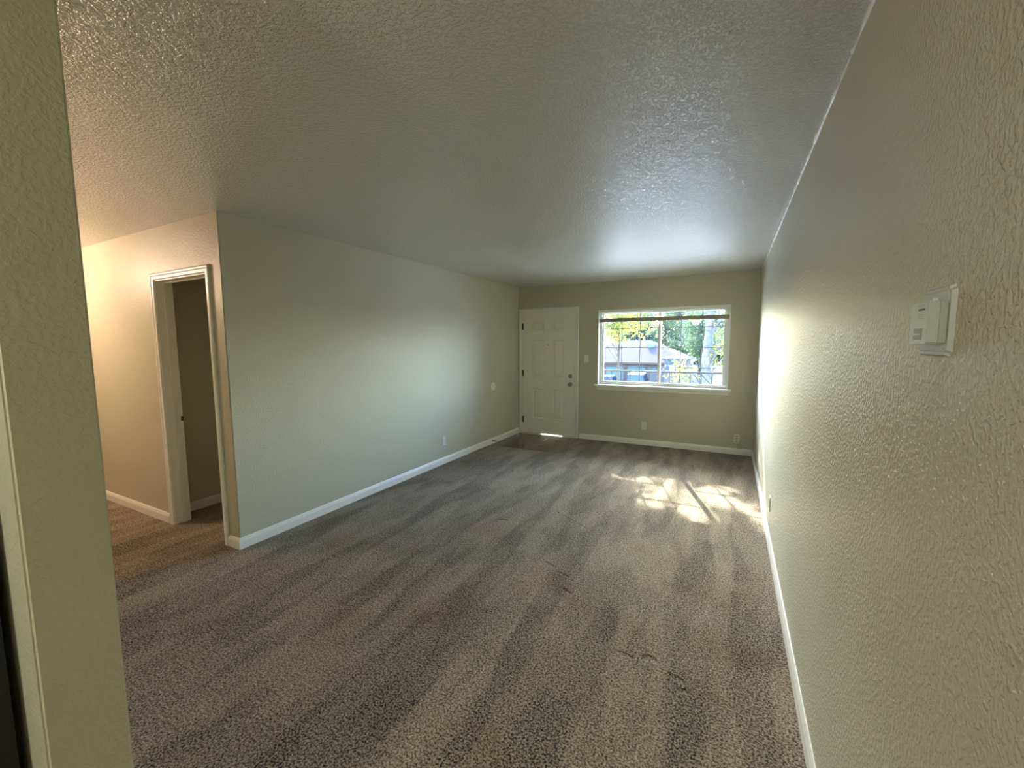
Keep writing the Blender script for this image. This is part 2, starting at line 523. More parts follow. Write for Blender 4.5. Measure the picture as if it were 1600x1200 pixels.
# ------------------------------------------------------------------ front window (window_1)
def window():
    win = struct(boxes('window_1', [((WX0, .075, WZ0), (WX0+.045, .14, WZ1)), ((WX1-.045, .075, WZ0), (WX1, .14, WZ1)),
        ((WX0+.045, .075, WZ0), (WX1-.045, .14, WZ0+.03)), ((WX0+.045, .075, WZ1-.035), (WX1-.045, .14, WZ1))], m_vinyl, bev=.003))
    xm = -1.238
    def sash(x0, x1, y0, y1, st, nm):
        z0, z1 = WZ0+.03, WZ1-.035
        s = boxes(nm, [((x0, y0, z0), (x0+st[0], y1, z1)), ((x1-st[1], y0, z0), (x1, y1, z1)), ((x0+st[0], y0, z0), (x1-st[1], y1, z0+.022)),
            ((x0+st[0], y0, z1-.025), (x1-st[1], y1, z1))], m_vinyl, win, bev=.0025)
        a, b = x0+st[0], x1-st[1]; c, d = z0+.022, z1-.025; ym = (y0+y1)/2
        box('pane', (a-.004, ym-.002, c-.004), (b+.004, ym+.002, d+.004), m_glass, s)
        for i in (1, 2):
            x = a+(b-a)*i/3
            box('muntin', (x-.0055, ym+.003, c), (x+.0055, ym+.009, d), m_grid, s)
        for z in (1.16, 1.447, 1.737):
            box('muntin', (a, ym+.0031, z-.0055), (b, ym+.0089, z+.0055), m_grid, s)
        return s
    sash(WX0+.045, xm+.018, .100, .125, (.022, .03), 'window_sash')
    sash(xm-.022, WX1-.045, .078, .099, (.034, .03), 'window_sash')
    bm = bmesh.new(); add_box(bm, (xm-.012, .068, 1.40), (xm+.002, .079, 1.47), .002)
    finish('latch', bm, m_vinyl, win)
    return win
m_grid = mat('grey muntin', (0.12, 0.13, 0.14), .6, spec=.15)
window()
# white lined reveal, stool and apron
struct(boxes('trim_4', [((WX0, -.004, WZ0), (WX0+.008, .075, WZ1)), ((WX1-.008, -.004, WZ0), (WX1, .075, WZ1)), ((WX0+.008, -.004, WZ1-.008), (WX1-.008, .075, WZ1))], m_trim))
struct(boxes('trim_5', [((WX0-.045, -.05, WZ0-.02), (WX1+.045, 0, WZ0+.002)), ((WX0, 0, WZ0), (WX1, .075, WZ0+.002))], m_trim, bev=.0009))
def apron():
    bm = bmesh.new()
    pr = [(-.036, WZ0-.021), (-.036, WZ0-.026), (-.016, WZ0-.056), (-.014, WZ0-.078), (0, WZ0-.078), (0, WZ0-.021)]
    def row(x, sgn): return [bm.verts.new((x-sgn*(.036+y)*.9, y, z)) for y, z in pr]
    A, B = row(WX0-.03, -1), row(WX1+.03, 1)
    for i in range(6): bm.faces.new((A[i], A[(i+1) % 6], B[(i+1) % 6], B[i]))
    bm.faces.new(A); bm.faces.new(B[::-1])
    return finish('trim_6', bm, m_trim)
struct(apron())

# mini blind, raised
def blind():
    t = thing('window_blind', 'raised off-white mini blind with shade-toned bottom rail in the front window', 'blind', (-1.23, .035, 2.01))
    x0, x1 = WX0+.012, WX1-.012
    hr = box('headrail', (x0, .014, 1.982), (x1, .052, 2.0115), m_trim, bev=.002); under(t, hr)
    br = box('bottom_rail', (x0+.004, .016, 1.834), (x1-.004, .048, 1.889), m_bar, bev=.004); under(t, br); br['label'] = 'shade-toned bottom rail'
    bm = bmesh.new()
    n = 6
    for i in range(7):
        y = .020+i*.004; 
    me = None
    for i in range(6):
        z = 1.975-i*.0145
        bm = bmesh.new(); rows = []
        for k in range(n+1):
            u = k/n; yy = .0205+.024*u; zz = z+.0022*math.sin(math.pi*u)+.003*(u-.5)
            rows.append((bm.verts.new((x0+.006, yy, zz)), bm.verts.new((x1-.006, yy, zz))))
        for a, b in zip(rows, rows[1:]): bm.faces.new((a[0], b[0], b[1], a[1]))
        bmesh.ops.solidify(bm, geom=bm.faces[:], thickness=.0006)
        under(t, finish('slat', bm, m_blind))
    for x in (-1.95, -1.24, -.52):
        bm = bmesh.new(); add_tube(bm, (x, .0165, 1.985), (x, .0165, 1.868), .0009, seg=6)
        under(t, finish('ladder_cord', bm, m_blind))
    bm = bmesh.new(); add_tube(bm, (-2.015, .010, 1.99), (-2.012, .010, 1.30), .0035, seg=6); add_tube(bm, (-2.012, .010, 1.30), (-2.012, .010, 1.27), .0045, .003, seg=6)
    add_tube(bm, (-2.015, .016, 1.992), (-2.015, .009, 1.988), .0025, seg=6)
    m_w = mat('clear wand', (.45, .5, .5), .2)
    under(t, finish('tilt_wand', bm, m_w))
blind()

# ------------------------------------------------------------------ hall doorway
struct(boxes('trim_7', [((HX0-.02, HY-.001, -.006), (HX0, HY+.116, HZ)), ((HX1, HY-.001, -.006), (HX1+.02, HY+.116, HZ)), ((HX0-.02, HY-.001, HZ), (HX1+.02, HY+.116, HZ+.02)),
    ((HX0, HY+.052, 0), (HX0+.011, HY+.076, HZ)), ((HX1-.011, HY+.052, 0), (HX1, HY+.076, HZ)), ((HX0+.011, HY+.052, HZ-.011), (HX1-.011, HY+.076, HZ))], m_trim))
struct(casing('trim_8', HX0-.008, HX1+.008, HZ+.008, HY, w=.054))
sp_ = box('strike_plate', (HX0-.0005, HY+.100, .878), (HX0+.0015, HY+.119, .915), m_bronze)
tag(sp_, 'dark metal strike plate on the jamb of the hall doorway', 'strike plate')
# the inner door of the hall doorway stands fully open, folded back into the dark room
dr = struct(box('door_2', (HX1-.002, HY+.125, .012), (HX1+.033, HY+.115+.75, 2.02), m_door, bev=.002))
for s in (-1,):
    lathe('door_knob', (HX1-.002, HY+.80, .9), (-1, 0, 0), [(0, .03), (.005, .03), (.012, .012), (.028, .012), (.04, .026), (.055, .024), (.06, 0)], m_bronze, dr, 16)

# ------------------------------------------------------------------ electrical plates
def plate_on(name, label, cat, pos, normal, kind, group=None, w=.07, h=.114, m=m_plast):
    """wall plate: local x along the wall, y out of the wall"""
    t = thing(name, label, cat, pos, group)
    t.rotation_euler = (0, 0, math.atan2(normal[1], normal[0])-math.pi/2)
    bm = bmesh.new()
    add_box(bm, (-w/2, 0, -h/2), (w/2, .006, h/2))
    es = [e for e in bm.edges if all(abs(v.co.y-.006) < 1e-5 for v in e.verts)]
    bmesh.ops.bevel(bm, geom=es, offset=.003, segments=2, affect='EDGES')
    finish('cover_plate', bm, m, t)
    def scr(z):
        lathe('screw', (0, .006, z), (0, 1, 0), [(0, .0032), (.0012, .0028), (.0012, 0)], m_metal, t, 10)
    if kind == 'duplex':
        scr(0)
        for s in (-1, 1):
            bm = bmesh.new(); ring = []
            for i in range(24):
                a = 2*math.pi*i/24; ring.append((.0172*math.cos(a), max(-.0142, min(.0142, .0172*math.sin(a)))))
            A = [bm.verts.new((x, .005, z+s*.0195)) for x, z in ring]; B = [bm.verts.new((x, .0082, z+s*.0195)) for x, z in ring]
            for i in range(24): bm.faces.new((A[i], A[(i+1) % 24], B[(i+1) % 24], B[i]))
            bm.faces.new(B)
            rc = finish('receptacle', bm, m, t)
            boxes('slot', [((-.0075, .0075, s*.0195), (-.0055, .0086, s*.0195+.008)), ((.0055, .0075, s*.0195), (.0075, .0086, s*.0195+.007)),
                ((-.002, .0075, s*.0195-.0095), (.002, .0086, s*.0195-.0055))], m_slot, rc)
    elif kind == 'switch':
        scr(.045); scr(-.045)
        bm = bmesh.new()
        vs = [bm.verts.new(p) for p in ((-.0165, .004, -.033), (.0165, .004, -.033), (.0165, .004, .033), (-.0165, .004, .033),
              (-.016, .0075, -.0325), (.016, .0075, -.0325), (.016, .0115, .0325), (-.016, .0115, .0325))]
        for q in ((4, 5, 6, 7), (0, 1, 5, 4), (1, 2, 6, 5), (2, 3, 7, 6), (3, 0, 4, 7)): bm.faces.new([vs[i] for i in q])
        finish('rocker', bm, m, t)
    elif kind == 'jack':
        for z in (.034, .0, -.034):
            lathe('jack_hole', (0 if z else -.0, .006, z), (0, 1, 0), [(0, .0065), (.003, .0062), (.003, .004), (.001, .004), (.001, 0)], m_slot, t, 12)
    return t
plate_on('light_switch', 'white rocker light switch plate between the front door and the window', 'switch', (-2.314, 0, 1.272), (0, -1), 'switch')
plate_on('wall_outlet', 'white outlet plate on the front wall below the window', 'outlet', (-1.417, 0, .293), (0, -1), 'duplex')
plate_on('jack_plate', 'cream wall plate with dark jack holes near the right corner', 'jack plate', (-.197, 0, .217), (0, -1), 'jack', m=m_cream)
plate_on('wall_outlet', 'white outlet plate low on the left wall', 'outlet', (WX, -2.13, .297), (1, 0), 'duplex')
plate_on('wall_outlet', 'white outlet plate low on the glossy right wall', 'outlet', (0, -2.69, .29), (-1, 0), 'duplex')

# round door bumper plate on left wall
wb = lathe('wall_bumper', (WX, -.877, .873), (1, 0, 0), [(0, .066), (.003, .066), (.007, .062), (.008, .055), (.006, .05), (.006, 0)], m_plast, None, 32)
tag(wb, 'white round wall protector disc on the left wall beside the front door', 'wall bumper')

# spring door stop on left baseboard
def doorstop():
    t = thing('door_stop', 'small dark spring door stop on the left baseboard by the entry floor', 'door stop', (WX+.0125, -.93, .045))
    b = lathe('base', (WX+.0125, -.93, .045), (1, 0, 0), [(0, .012), (.003, .012), (.006, .008), (.006, 0)], m_bronze, None, 14)
    bm = bmesh.new(); pts = []
    for i in range(121):
        a = i/120*2*math.pi*15; pts.append(Vector((WX+.018+.055*i/120, -.93+.006*math.cos(a), .045+.006*math.sin(a))))
    for a, c in zip(pts, pts[1:]): add_tube(bm, a, c, .0016, seg=4, caps=False)
    s = finish('spring', bm, m_bronze)
    tp = lathe('rubber_tip', (WX+.072, -.93, .045), (1, 0, 0), [(0, .008), (.014, .008), (.018, .006), (.018, 0)], m_cream, None, 14)
    under(t, b, s, tp)
doorstop()

# ------------------------------------------------------------------ thermostat
def thermostat():
    t = thing('thermostat', 'grey-white boxy thermostat on a wall plate on the right wall', 'thermostat', (0, -5.37, 1.545))
    def frustum(name, y0, y1, z0, z1, xa, xb, ins, m, bev=.004):
        bm = bmesh.new()
        A = [bm.verts.new((xa, y, z)) for y, z in ((y0, z0), (y1, z0), (y1, z1), (y0, z1))]
        B = [bm.verts.new((xb, y, z)) for y, z in ((y0+ins, z0+ins), (y1-ins, z0+ins), (y1-ins, z1-ins), (y0+ins, z1-ins))]
        for i in range(4): bm.faces.new((A[i], A[(i+1) % 4], B[(i+1) % 4], B[i]))
        bm.faces.new(A[::-1]); bm.faces.new(B)
        es = [e for e in bm.edges if abs(e.verts[0].co.x-e.verts[1].co.x) > 1e-5]
        bmesh.ops.bevel(bm, geom=es, offset=bev, segments=3, affect='EDGES')
        return finish(name, bm, m)
    pl = frustum('wall_plate', -5.430, -5.308, 1.488, 1.603, 0, -.0065, .003, m_therm, .007)
    rim = frustum('plate_rim', -5.422, -5.317, 1.4955, 1.5955, -.0063, -.0078, .002, m_therm, .004)
    base = frustum('base_housing', -5.4235, -5.3525, 1.509, 1.577, -.0077, -.0165, .0, m_therm, .002)
    cov = frustum('front_cover', -5.4245, -5.3515, 1.508, 1.578, -.0172, -.031, .0008, m_therm2, .003)
    under(t, pl, rim, base, cov)
    def onface(name, lst, m, x=-.031):
        o = boxes(name, [((x-d, y0+.0335, z0), (x+.001, y1+.0335, z1)) for y0, y1, z0, z1, d in lst], m); under(t, o); return o
    onface('slot', [(-5.443, -5.418, 1.5635, 1.5665, .0003)], m_slot)
    onface('display', [(-5.440, -5.404, 1.5155, 1.534, .0006)], m_bar)
    onface('setting_lever', [(-5.436, -5.408, 1.523, 1.5262, .0020)], m_therm2)
    onface('lower_flap', [(-5.455, -5.387, 1.5095, 1.5385, .00025)], m_therm2)
    onface('printed_lines', [(-5.442, -5.416, 1.5505+.003*i, 1.5513+.003*i, .0002) for i in range(3)], m_bar)
    onface('vent_ribs', [(-5.440+.005*i, -5.4385+.005*i, 1.569, 1.5735, .0004) for i in range(5)], m_therm)
    lv = box('fan_lever', (-.020, -5.405, 1.5775), (-.014, -5.400, 1.5835), m_plast, bev=.0008); under(t, lv)
thermostat()

# ------------------------------------------------------------------ refrigerator edge in the kitchen, left of the partition
def fridge():
    t = thing('refrigerator', 'black refrigerator at the far left edge against the partition wall', 'refrigerator', (-1.86, -6.50, 0))
    a = box('cabinet', (-2.22, -6.80, .03), (-1.452, -6.135, 1.68), m_black, bev=.008)
    d1 = box('door', (-2.22, -6.865, .06), (-1.452, -6.804, 1.16), m_black, bev=.01)
    d2 = box('freezer_door', (-2.22, -6.865, 1.17), (-1.452, -6.804, 1.68), m_black, bev=.01)
    legs = []
    for x in (-2.16, -1.535):
        for y in (-6.75, -6.19):
            bm = bmesh.new(); add_tube(bm, (x, y, 0), (x, y, .032), .02, seg=10); legs.append(finish('foot', bm, m_black))
    h1 = box('handle', (-1.53, -6.90, .55), (-1.51, -6.863, 1.10), m_black, bev=.005)
    h2 = box('handle', (-1.53, -6.90, 1.24), (-1.51, -6.863, 1.50), m_black, bev=.005)
    under(t, a, d1, d2, *legs)
    h1.parent = d1; h2.parent = d2
fridge()

# lamps that light the hall and the kitchen (both just out of view)
def dome(x, y, label):
    t = thing('ceiling_lamp', label, 'ceiling lamp', (x, y, H))
    m = bpy.data.materials.get('lamp glass') or mat('lamp glass', (.9, .85, .75), .4)
    b = m.node_tree.nodes['Principled BSDF']; b.inputs['Emission Color'].default_value = (1, .75, .5, 1); b.inputs['Emission Strength'].default_value = 2.0
    a = lathe('base', (x, y, H), (0, 0, -1), [(0, .15), (.02, .15), (.025, .14), (.025, 0)], m_trim, None, 24)
    g = lathe('glass_dome', (x, y, H-.022), (0, 0, -1), [(0, .138), (.03, .13), (.06, .10), (.078, .05), (.082, 0)], m, None, 24)
    under(t, a, g)
dome(-5.75, -5.45, 'glass dome ceiling lamp in the hall behind the partition wall')
dome(-1.3, -7.7, 'glass dome ceiling lamp in the kitchen behind the camera')

# ================================================================== OUTSIDE
GZ = -3.2
m_conc = mat('walkway concrete', (.66, .65, .62), .9, spec=.05, bump=(60, .001))
m_asph = mat('pale asphalt', (.12, .12, .125), .95, spec=.05, var=(2.0, (.10, .10, .105)))
m_soff = mat('soffit paint', (.62, .60, .55), .7)
m_iron = mat('dark railing paint', (.03, .033, .04), .7, spec=.1)
struct(box('walkway_slab', (-14, .15, -.20), (8, 1.42, -.035), m_conc))
struct(box('roof_soffit', (-14, .15, 2.52), (8, 1.50, 2.66), m_soff))
struct(box('ground', (-300, -30, GZ-.2), (300, 900, GZ), m_asph))
struct(box('bounce_slab', (-20, 1.6, GZ), (12, 15, GZ+.02), m_conc))  # unseen pale slab added to bounce sunlight up to the ceiling

def railing():
    t = thing('balcony_railing', 'dark metal walkway railing with diagonal braces outside the window', 'railing', (-1.5, 1.3, -.035))
    y = 1.3
    tr = boxes('top_rail', [((-9, y-.02, 1.0), (6, y+.02, 1.03))], m_iron)
    lr = boxes('bottom_rail', [((-9, y-.015, .07), (6, y+.015, .095))], m_iron)
    under(t, tr, lr)
    per, vw = 1.66, 1.07
    sp_ = .166
    me = None
    for k in range(-3, 4):
        x0 = -2.40+k*per
        for i in range(10):
            x = x0+i*sp_
            if x < -5 or x > 3.2: continue
            thick = .015 if i in (0,) else .009
            if me is None or i == 0:
                bm = bmesh.new(); add_box(bm, (-thick, -thick, -.035 if i == 0 else .095), (thick, thick, 1.0))
                o = finish('post' if i == 0 else 'baluster', bm, m_iron)
                if i: me = o.data
            else:
                o = new_obj('baluster', me)
            o.location = (x, y, 0); under(t, o)
        bm = bmesh.new()
        add_tube(bm, (x0, y-.012, .99), (x0+vw/2, y-.012, .42), .009, seg=6); add_tube(bm, (x0+vw, y-.012, .99), (x0+vw/2, y-.012, .42), .009, seg=6)
        if -5 < x0 < 3: under(t, finish('brace', bm, m_iron))
        else: bm.free()
railing()

# house across the car park
def house():
    t = thing('house', 'low pale house with pinkish grey hip roof and teal garage doors across the car park', 'house', (-9, 45, GZ))
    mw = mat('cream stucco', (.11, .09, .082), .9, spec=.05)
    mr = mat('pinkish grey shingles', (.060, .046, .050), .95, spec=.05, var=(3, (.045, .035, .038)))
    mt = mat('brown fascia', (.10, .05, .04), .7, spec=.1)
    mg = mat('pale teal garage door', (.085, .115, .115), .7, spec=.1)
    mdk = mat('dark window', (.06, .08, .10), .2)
    x0, x1, y0, y1, ez = -19.0, -4.6, 42.0, 53.0, -.62
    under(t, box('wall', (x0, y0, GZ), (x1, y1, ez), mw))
    bm = bmesh.new()
    o = .6; pk = 1.9
    a = [bm.verts.new(p) for p in ((x0-o, y0-o, ez), (x1+o, y0-o, ez), (x1+o, y1+o, ez), (x0-o, y1+o, ez))]
    b = [bm.verts.new(p) for p in ((-13.2, 47.5, pk), (-9.2, 47.5, pk))]
    bm.faces.new((a[0], a[1], b[1], b[0])); bm.faces.new((a[1], a[2], b[1])); bm.faces.new((a[2], a[3], b[0], b[1])); bm.faces.new((a[3], a[0], b[0])); bm.faces.new(a[::-1])
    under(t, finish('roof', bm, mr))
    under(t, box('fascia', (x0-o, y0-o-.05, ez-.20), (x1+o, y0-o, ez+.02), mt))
    rv = box('roof_vent', (-9.15, 45.4, .7), (-8.35, 46.2, 1.45), mat('dark slate vent', (.10, .12, .16), .6), bev=.03); under(t, rv)
    for (a0, a1) in ((-15.6, -13.4), (-13.2, -11.2), (-10.7, -8.75)):
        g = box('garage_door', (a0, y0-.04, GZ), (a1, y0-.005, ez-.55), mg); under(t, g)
        for k in range(1, 4):
            z = GZ+k*.52; bx = box('groove', (a0, y0-.045, z-.01), (a1, y0-.039, z+.01), mt, g)
    for x in (-11.05, -10.85, -8.6, -13.3, -15.7):
        under(t, box('timber_post', (x-.07, y0-.07, GZ), (x+.07, y0-.001, ez-.2), mt))
    for (a0, a1, z0, z1) in ((-8.1, -7.5, -1.6, -1.1), (-7.2, -6.5, -1.65, -1.3)):
        f = box('window', (a0, y0-.05, z0), (a1, y0-.002, z1), mt); under(t, f); box('pane', (a0+.06, y0-.06, z0+.06), (a1-.06, y0-.049, z1-.06), mdk, f)
house()
def shed():
    t = thing('outbuilding', 'peach outbuilding with a dark opening behind the blue car', 'building', (-4.5, 33, GZ))
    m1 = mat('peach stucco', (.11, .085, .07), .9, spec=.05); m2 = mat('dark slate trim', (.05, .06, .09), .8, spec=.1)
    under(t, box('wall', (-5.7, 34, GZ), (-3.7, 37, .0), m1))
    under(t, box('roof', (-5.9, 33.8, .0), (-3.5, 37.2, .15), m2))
    w = box('window', (-5.55, 33.94, -1.2), (-4.75, 34.01, -.25), m2); under(t, w)
    box('pane', (-5.25, 33.92, -1.0), (-4.82, 33.945, -.5), mat('pale pane', (.4, .5, .65), .2), w)
shed()

def lathe_y(prof): return prof
def car(name, label, x, y, rz, color, kind='suv', L=4.5, Wd=1.8, Hh=1.7, gz=GZ):
    """local x = length (rear at -L/2), y = width"""
    t = thing(name, label, 'car', (x, y, gz)); t.rotation_euler = (0, 0, rz)
    paint = mat(name+' paint '+label.split()[0], color, .55, spec=.25)
    md = bpy.data.materials.get('car glass') or mat('car glass', (.03, .05, .07), .08)
    mt = bpy.data.materials.get('tyre') or mat('tyre', (.02, .02, .02), .8)
    mh = bpy.data.materials.get('alloy') or mat('alloy', (.6, .6, .6), .3, metal=1)
    mr = bpy.data.materials.get('tail lamp') or mat('tail lamp', (.5, .02, .02), .2)
    ml = bpy.data.materials.get('head lamp') or mat('head lamp', (.8, .82, .85), .15)
    hb = .95 if kind == 'suv' else .86
    # body side outline (x, z) lower shell
    low = [(-L/2, .35), (-L/2+.05, .28), (L/2-.1, .25), (L/2, .4), (L/2-.02, .62), (L/2-.25, .74), (L/2-1.15, hb), (-L/2+.12 if kind == 'suv' else -L/2+.8, hb+.02), (-L/2+.03, hb-.05)]
    def extr(nm, pr, w0, w1, zsp, m):
        bm = bmesh.new()
        A = [bm.verts.new((px, -(w0+(w1-w0)*zsp(pz))/2, pz)) for px, pz in pr]; B = [bm.verts.new((px, (w0+(w1-w0)*zsp(pz))/2, pz)) for px, pz in pr]
        n = len(pr)
        for i in range(n): bm.faces.new((A[i], A[(i+1) % n], B[(i+1) % n], B[i]))
        bm.faces.new(A[::-1]); bm.faces.new(B)
        bmesh.ops.bevel(bm, geom=bm.edges[:], offset=.035, segments=2, affect='EDGES')
        return finish(nm, bm, m, t)
    extr('body', low, Wd*.97, Wd, lambda z: 1 if .45 < z < .8 else .3, paint)
    if kind == 'suv': top = [(-L/2+.1, hb-.04), (L/2-1.2, hb-.04), (L/2-1.85, Hh-.02), (L/2-2.1, Hh), (-L/2+.45, Hh), (-L/2+.22, Hh-.08)]
    else: top = [(-L/2+.55, hb-.04), (L/2-1.15, hb-.04), (L/2-1.95, Hh-.03), (L/2-2.3, Hh), (-L/2+1.5, Hh), (-L/2+1.2, Hh-.04)]
    extr('cabin', top, Wd*.95, Wd*.74, lambda z: (z-hb)/(Hh-hb) if z > hb else 0, paint)
    # glazing, slightly proud of the cabin
    def quad(nm, pts, m, th=.01):
        bm = bmesh.new(); vs = [bm.verts.new(p) for p in pts]; f = bm.faces.new(vs)
        bmesh.ops.solidify(bm, geom=[f], thickness=th); return finish(nm, bm, m, t)
    wz = lambda z: (Wd*.95+(Wd*.74-Wd*.95)*((z-hb)/(Hh-hb)))/2
    z0, z1 = hb+.06, Hh-.12
    def xat(p, q, z): u = (z-p[1])/(q[1]-p[1]); return p[0]+(q[0]-p[0])*u
    rear = (top[0], top[5]); front = (top[1], top[2])
    for nm, (p, q), sg in (('rear_window', rear, -1), ('windshield', front, 1)):
        xa, xb = xat(p, q, z0)+sg*.012, xat(p, q, z1)+sg*.012
        quad(nm, [(xa, -wz(z0)+.12, z0), (xa, wz(z0)-.12, z0), (xb, wz(z1)-.10, z1), (xb, -wz(z1)+.10, z1)], md)
    for s in (-1, 1):
        xa0, xa1 = xat(*rear, z0)+.15, xat(*front, z0)-.15; xb0, xb1 = xat(*rear, z1)+.12, xat(*front, z1)-.10
        quad('side_window', [(xa0, s*(wz(z0)+.008), z0), (xa1, s*(wz(z0)+.008), z0), (xb1, s*(wz(z1)+.008), z1), (xb0, s*(wz(z1)+.008), z1)], md)
        box('tail_lamp', (-L/2-.015, s*Wd*.40-.11, .68), (-L/2+.06, s*Wd*.40+.11, .92), mr, t, .01)
        box('head_lamp', (L/2-.2, s*Wd*.38-.14, .56), (L/2+.005, s*Wd*.38+.14, .70), ml, t, .01)
        for wx in (-L/2+.85, L/2-.85):
            wh = lathe('wheel', (wx, s*(Wd/2-.2), .33), (0, s, 0), [(0, .2), (0, .33), (.19, .33), (.21, .30), (.205, .2)], mt, t, 20)
            lathe('hubcap', (wx, s*(Wd/2-.2), .33), (0, s, 0), [(.2, .21), (.212, .18), (.205, .05), (.215, 0)], mh, wh, 16)
    box('licence_plate', (-L/2-.02, -.18, .62), (-L/2+.0, .18, .76), ml, t)
    box('bumper', (-L/2-.06, -Wd/2+.03, .34), (-L/2+.1, Wd/2-.03, .56), paint, t, .03)
    return t
pi = math.pi
car('car', 'dark blue boxy SUV seen from behind in the car park', -8.35, 36, pi/2+.05, (.015, .03, .12), 'suv', 4.6, 1.85, 1.85)
car('car', 'dark car with red tail light at the left edge of the window view', -11.4, 36, pi/2, (.05, .08, .14), 'sedan', 4.5, 1.8, 1.5)
car('car', 'bright blue sedan parked sideways behind the railing', -4.15, 25.5, .12, (.05, .16, .50), 'sedan', 4.7, 1.8, 1.72)
car('car', 'white sedan in the right pane behind the tree trunk', 0.9, 29.5, pi/2+.9, (.75, .77, .80), 'sedan', 4.4, 1.8, 1.45)

# ------------------------------------------------------------------ trees
def leaf_mat(name, c1, c2):
    m = bpy.data.materials.new(name); m.use_nodes = True
    t = m.node_tree; N, L = t.nodes, t.links
    b = N['Principled BSDF']; b.inputs['Roughness'].default_value = .6
    at = N.new('ShaderNodeTexCoord'); n = N.new('ShaderNodeTexNoise'); n.inputs['Scale'].default_value = 1.6; n.inputs['Detail'].default_value = 3
    r = N.new('ShaderNodeValToRGB'); r.color_ramp.elements[0].color = (*c1, 1); r.color_ramp.elements[1].color = (*c2, 1)
    r.color_ramp.elements[0].position = .42; r.color_ramp.elements[1].position = .58
    L.new(at.outputs['Object'], n.inputs['Vector']); L.new(n.outputs['Fac'], r.inputs[0]); L.new(r.outputs[0], b.inputs['Base Color'])
    tr = N.new('ShaderNodeBsdfTranslucent'); mx = N.new('ShaderNodeMixShader'); mx.inputs[0].default_value = .45
    L.new(r.outputs[0], tr.inputs[0]); L.new(b.outputs[0], mx.inputs[1]); L.new(tr.outputs[0], mx.inputs[2]); L.new(mx.outputs[0], N['Material Output'].inputs[0])
    return m
m_bark = mat('grey bark', (.13, .12, .12), .95, spec=.05, bump=(30, .02, (1, 1, .2)), var=(6, (.09, .08, .08)))
m_bark2 = mat('brown bark', (.07, .05, .035), .95, spec=.05)

def tree(label, base, trunk_r, top, clusters, nleaf, lsize, lm, bark, seed, crad=.5, crads=None, branches=True, name='tree'):
    """clusters: list of Vector centres (local). Leaves are small folded quads."""
    rng = np.random.default_rng(seed)
    t = thing(name, label, name, base)
    bm = bmesh.new(); pts = [Vector((0, 0, 0))]; n = 6
    for i in range(1, n+1):
        pts.append(Vector((top[0]*i/n+rng.normal(0, .06), top[1]*i/n+rng.normal(0, .06), top[2]*i/n)))
    for i in range(n):
        add_tube(bm, pts[i], pts[i+1]+(pts[i+1]-pts[i])*.03, trunk_r*(1-.6*i/n), trunk_r*(1-.6*(i+1)/n), seg=12)
    finish('trunk', bm, bark, t, smooth=True)
    if branches:
        bm = bmesh.new()
        for c in clusters[::max(1, len(clusters)//40)]:
            c = Vector(c)
            zt = min(max(c.z-.8-.35*math.hypot(c.x, c.y), top[2]*.25), top[2]); a = Vector((top[0]*zt/top[2], top[1]*zt/top[2], zt))
            mid = (a+c)/2+Vector((0, 0, .25)); r = trunk_r*.22
            add_tube(bm, a, mid, r, r*.6, seg=6); add_tube(bm, mid, c, r*.6, r*.15, seg=6)
        finish('branches', bm, bark, t)
    C = np.array([list(c) for c in clusters], float)
    N = len(C)*nleaf
    cr = np.array(crads if crads is not None else [crad]*len(C))
    ctr = np.repeat(C, nleaf, 0)+rng.normal(0, .5, (N, 3))*np.repeat(cr, nleaf)[:, None]
    u = rng.normal(size=(N, 3)); u /= np.linalg.norm(u, axis=1)[:, None]
    v = np.cross(u, rng.normal(size=(N, 3))); v /= np.linalg.norm(v, axis=1)[:, None]
    s = lsize*rng.uniform(.6, 1.2, (N, 1))
    wn = np.cross(u, v)
    P = np.stack([ctr-u*s, ctr-v*s*.55+wn*s*.15, ctr+u*s, ctr+v*s*.55+wn*s*.15], 1).reshape(-1, 3)
    me = bpy.data.meshes.new('leaves')
    me.vertices.add(4*N); me.vertices.foreach_set('co', P.ravel())
    me.loops.add(4*N); me.loops.foreach_set('vertex_index', np.arange(4*N, dtype=np.int32))
    me.polygons.add(N); me.polygons.foreach_set('loop_start', np.arange(0, 4*N, 4, dtype=np.int32)); me.polygons.foreach_set('loop_total', np.full(N, 4, dtype=np.int32))
    me.update(); me.validate()
    o = new_obj('leaves', me, lm, t); o['kind'] = 'stuff'
    return t
def blob(rng, n, c, r):
    out = []
    while len(out) < n:
        p = rng.uniform(-1, 1, 3)
        if (p**2).sum() <= 1: out.append((c[0]+p[0]*r[0], c[1]+p[1]*r[1], c[2]+p[2]*r[2]))
    return out
R = np.random.default_rng(5)
m_yel = leaf_mat('yellow green leaves', (.07, .10, .02), (.26, .20, .015))
m_grn = leaf_mat('green leaves', (.03, .055, .03), (.075, .11, .035))
m_blu = leaf_mat('blue green leaves', (.03, .06, .06), (.06, .10, .08))
# yellow maple in front of the house; the sun reaches the window through its crown
base = (-3.95, 9.2, GZ)
cl = blob(R, 62, (-.3, .2, 9.9), (3.0, 2.2, 2.6))+blob(R, 26, (-.2, 0, 5.75), (1.6, .8, .7))
cl = [c for c in cl if not (-2.0 < c[0] < 1.0 and 9.0 < c[2] < 11.3)]
crs = [.55]*len(cl)
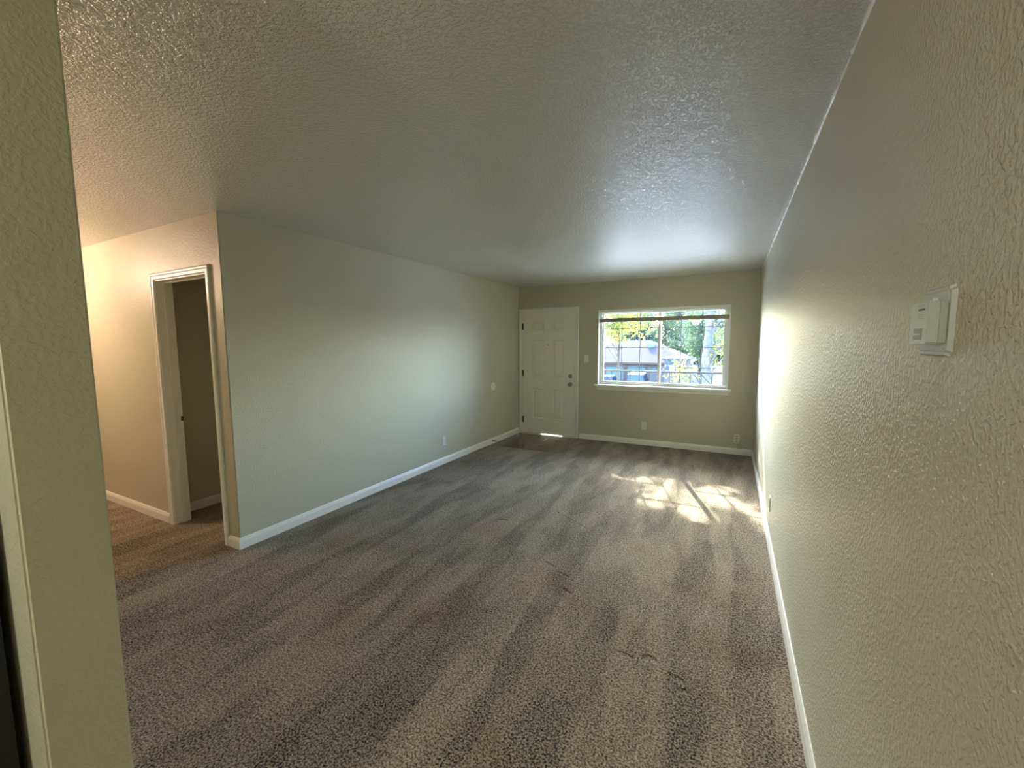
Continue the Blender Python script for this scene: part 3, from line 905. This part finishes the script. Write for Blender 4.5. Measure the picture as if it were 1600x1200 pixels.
# leaf clusters added to the unseen upper crown, shaped to cast sun flecks on carpet
gaps = [(-1.45, -1.56, .13, .05), (-1.12, -1.60, .12, .09), (-.95, -1.74, .15, .12), (-.75, -1.80, .13, .10), (-.98, -2.35, .11, .12), (-.88, -2.5, .09, .06), (-.55, -2.48, .14, .08), (-.68, -2.08, .05, .05),
        (-.62, -1.55, .09, .12), (-1.05, -2.0, .05, .04)]
for i in range(900):
    fx, fy = R.uniform(-1.95, .35), R.uniform(-3.3, -1.1)
    if any(((fx-a)/(rx+.15))**2+((fy-b)/(ry+.15))**2 < 1 for a, b, rx, ry in gaps): continue
    if fx > -.50 and not (R.uniform() < .05): continue
    if i > 150 and fx <= -.50: continue
    tt = 10.0-fy
    cl.append((fx-.33*tt+3.95+R.uniform(-.02, .02), .8, tt/1.62+3.2)); crs.append(.17)
tree('young maple with yellow-green leaves in front of the house roof', base, .05, (-.2, .1, 9.5), cl, 150, .06, m_yel, m_bark2, 1, crads=crs)
# big grey trunk
cl = blob(R, 60, (0, 0, 10.5), (3.0, 2.5, 2.6))+blob(R, 7, (1.0, -.3, 4.3), (.8, .6, 1.1))+blob(R, 5, (-1.0, 0, 3.3), (.8, .6, .7))+[(.9, -.2, 6.0), (1.3, 0, 6.3), (.7, 0, 5.7)]
tree('tall tree with a thick pale grey trunk in the right pane', (-1.30, 15.5, GZ), .27, (-.1, 0, 10.5), cl, 110, .065, m_yel, m_bark, 2, crad=.55, branches=True)
# middle distance greens seen through the right pane
for i, (x, y, cz, rx, rz_, lb) in enumerate(((-3.0, 40.5, 5.4, 1.5, 2.3, 'leafy green tree behind the peach outbuilding'), (1.2, 33, 5.8, 2.4, 2.5, 'leafy green tree behind the white sedan'),
        (-4.2, 57, 7.2, 2.4, 4.2, 'tall green tree between the outbuilding and the grey trunk'),
        (-9.3, 61, 7.4, 2.6, 4.0, 'round green tree rising behind the right end of the house roof'))):
    tree(lb, (x, y, GZ), .16, (0, 0, cz), blob(R, 55, (0, 0, cz), (rx, 1.6, rz_)), 110, .10, m_grn, m_bark2, 10+i, crad=.75)
for i, (x, y, cz, rx, lb) in enumerate(((-24.0, 68, 6.0, 3.0, 'dark blue-green tree behind the left end of the house'), (-14.0, 68, 6.6, 3.2, 'dark blue-green tree rising above the middle of the house roof'),
        (-4.0, 68, 7.0, 3.0, 'dark blue-green tree far behind the peach outbuilding'), (-20.5, 81, 8.0, 3.2, 'farthest dark tree beyond the left side of the house roof'),
        (-9.8, 81, 8.0, 3.2, 'farthest dark tree beyond the roof vent of the house'), (1.0, 81, 7.6, 3.2, 'dark blue-green tree far behind the white sedan'))):
    tree(lb, (x, y, GZ), .25, (0, 0, cz), blob(R, 60, (0, 0, cz), (rx, 2.0, 3.6)), 110, .22, m_blu, m_bark2, 20+i, crad=1.3)
hl = blob(R, 150, (0, 0, 2.6), (13, 1.2, 3.4))
tree('long low hedge row in the distance beyond the car park', (-8.0, 95, GZ), .1, (0, 0, 2.0), hl, 120, .24, m_grn, m_bark2, 40, crad=1.4, name='hedge')
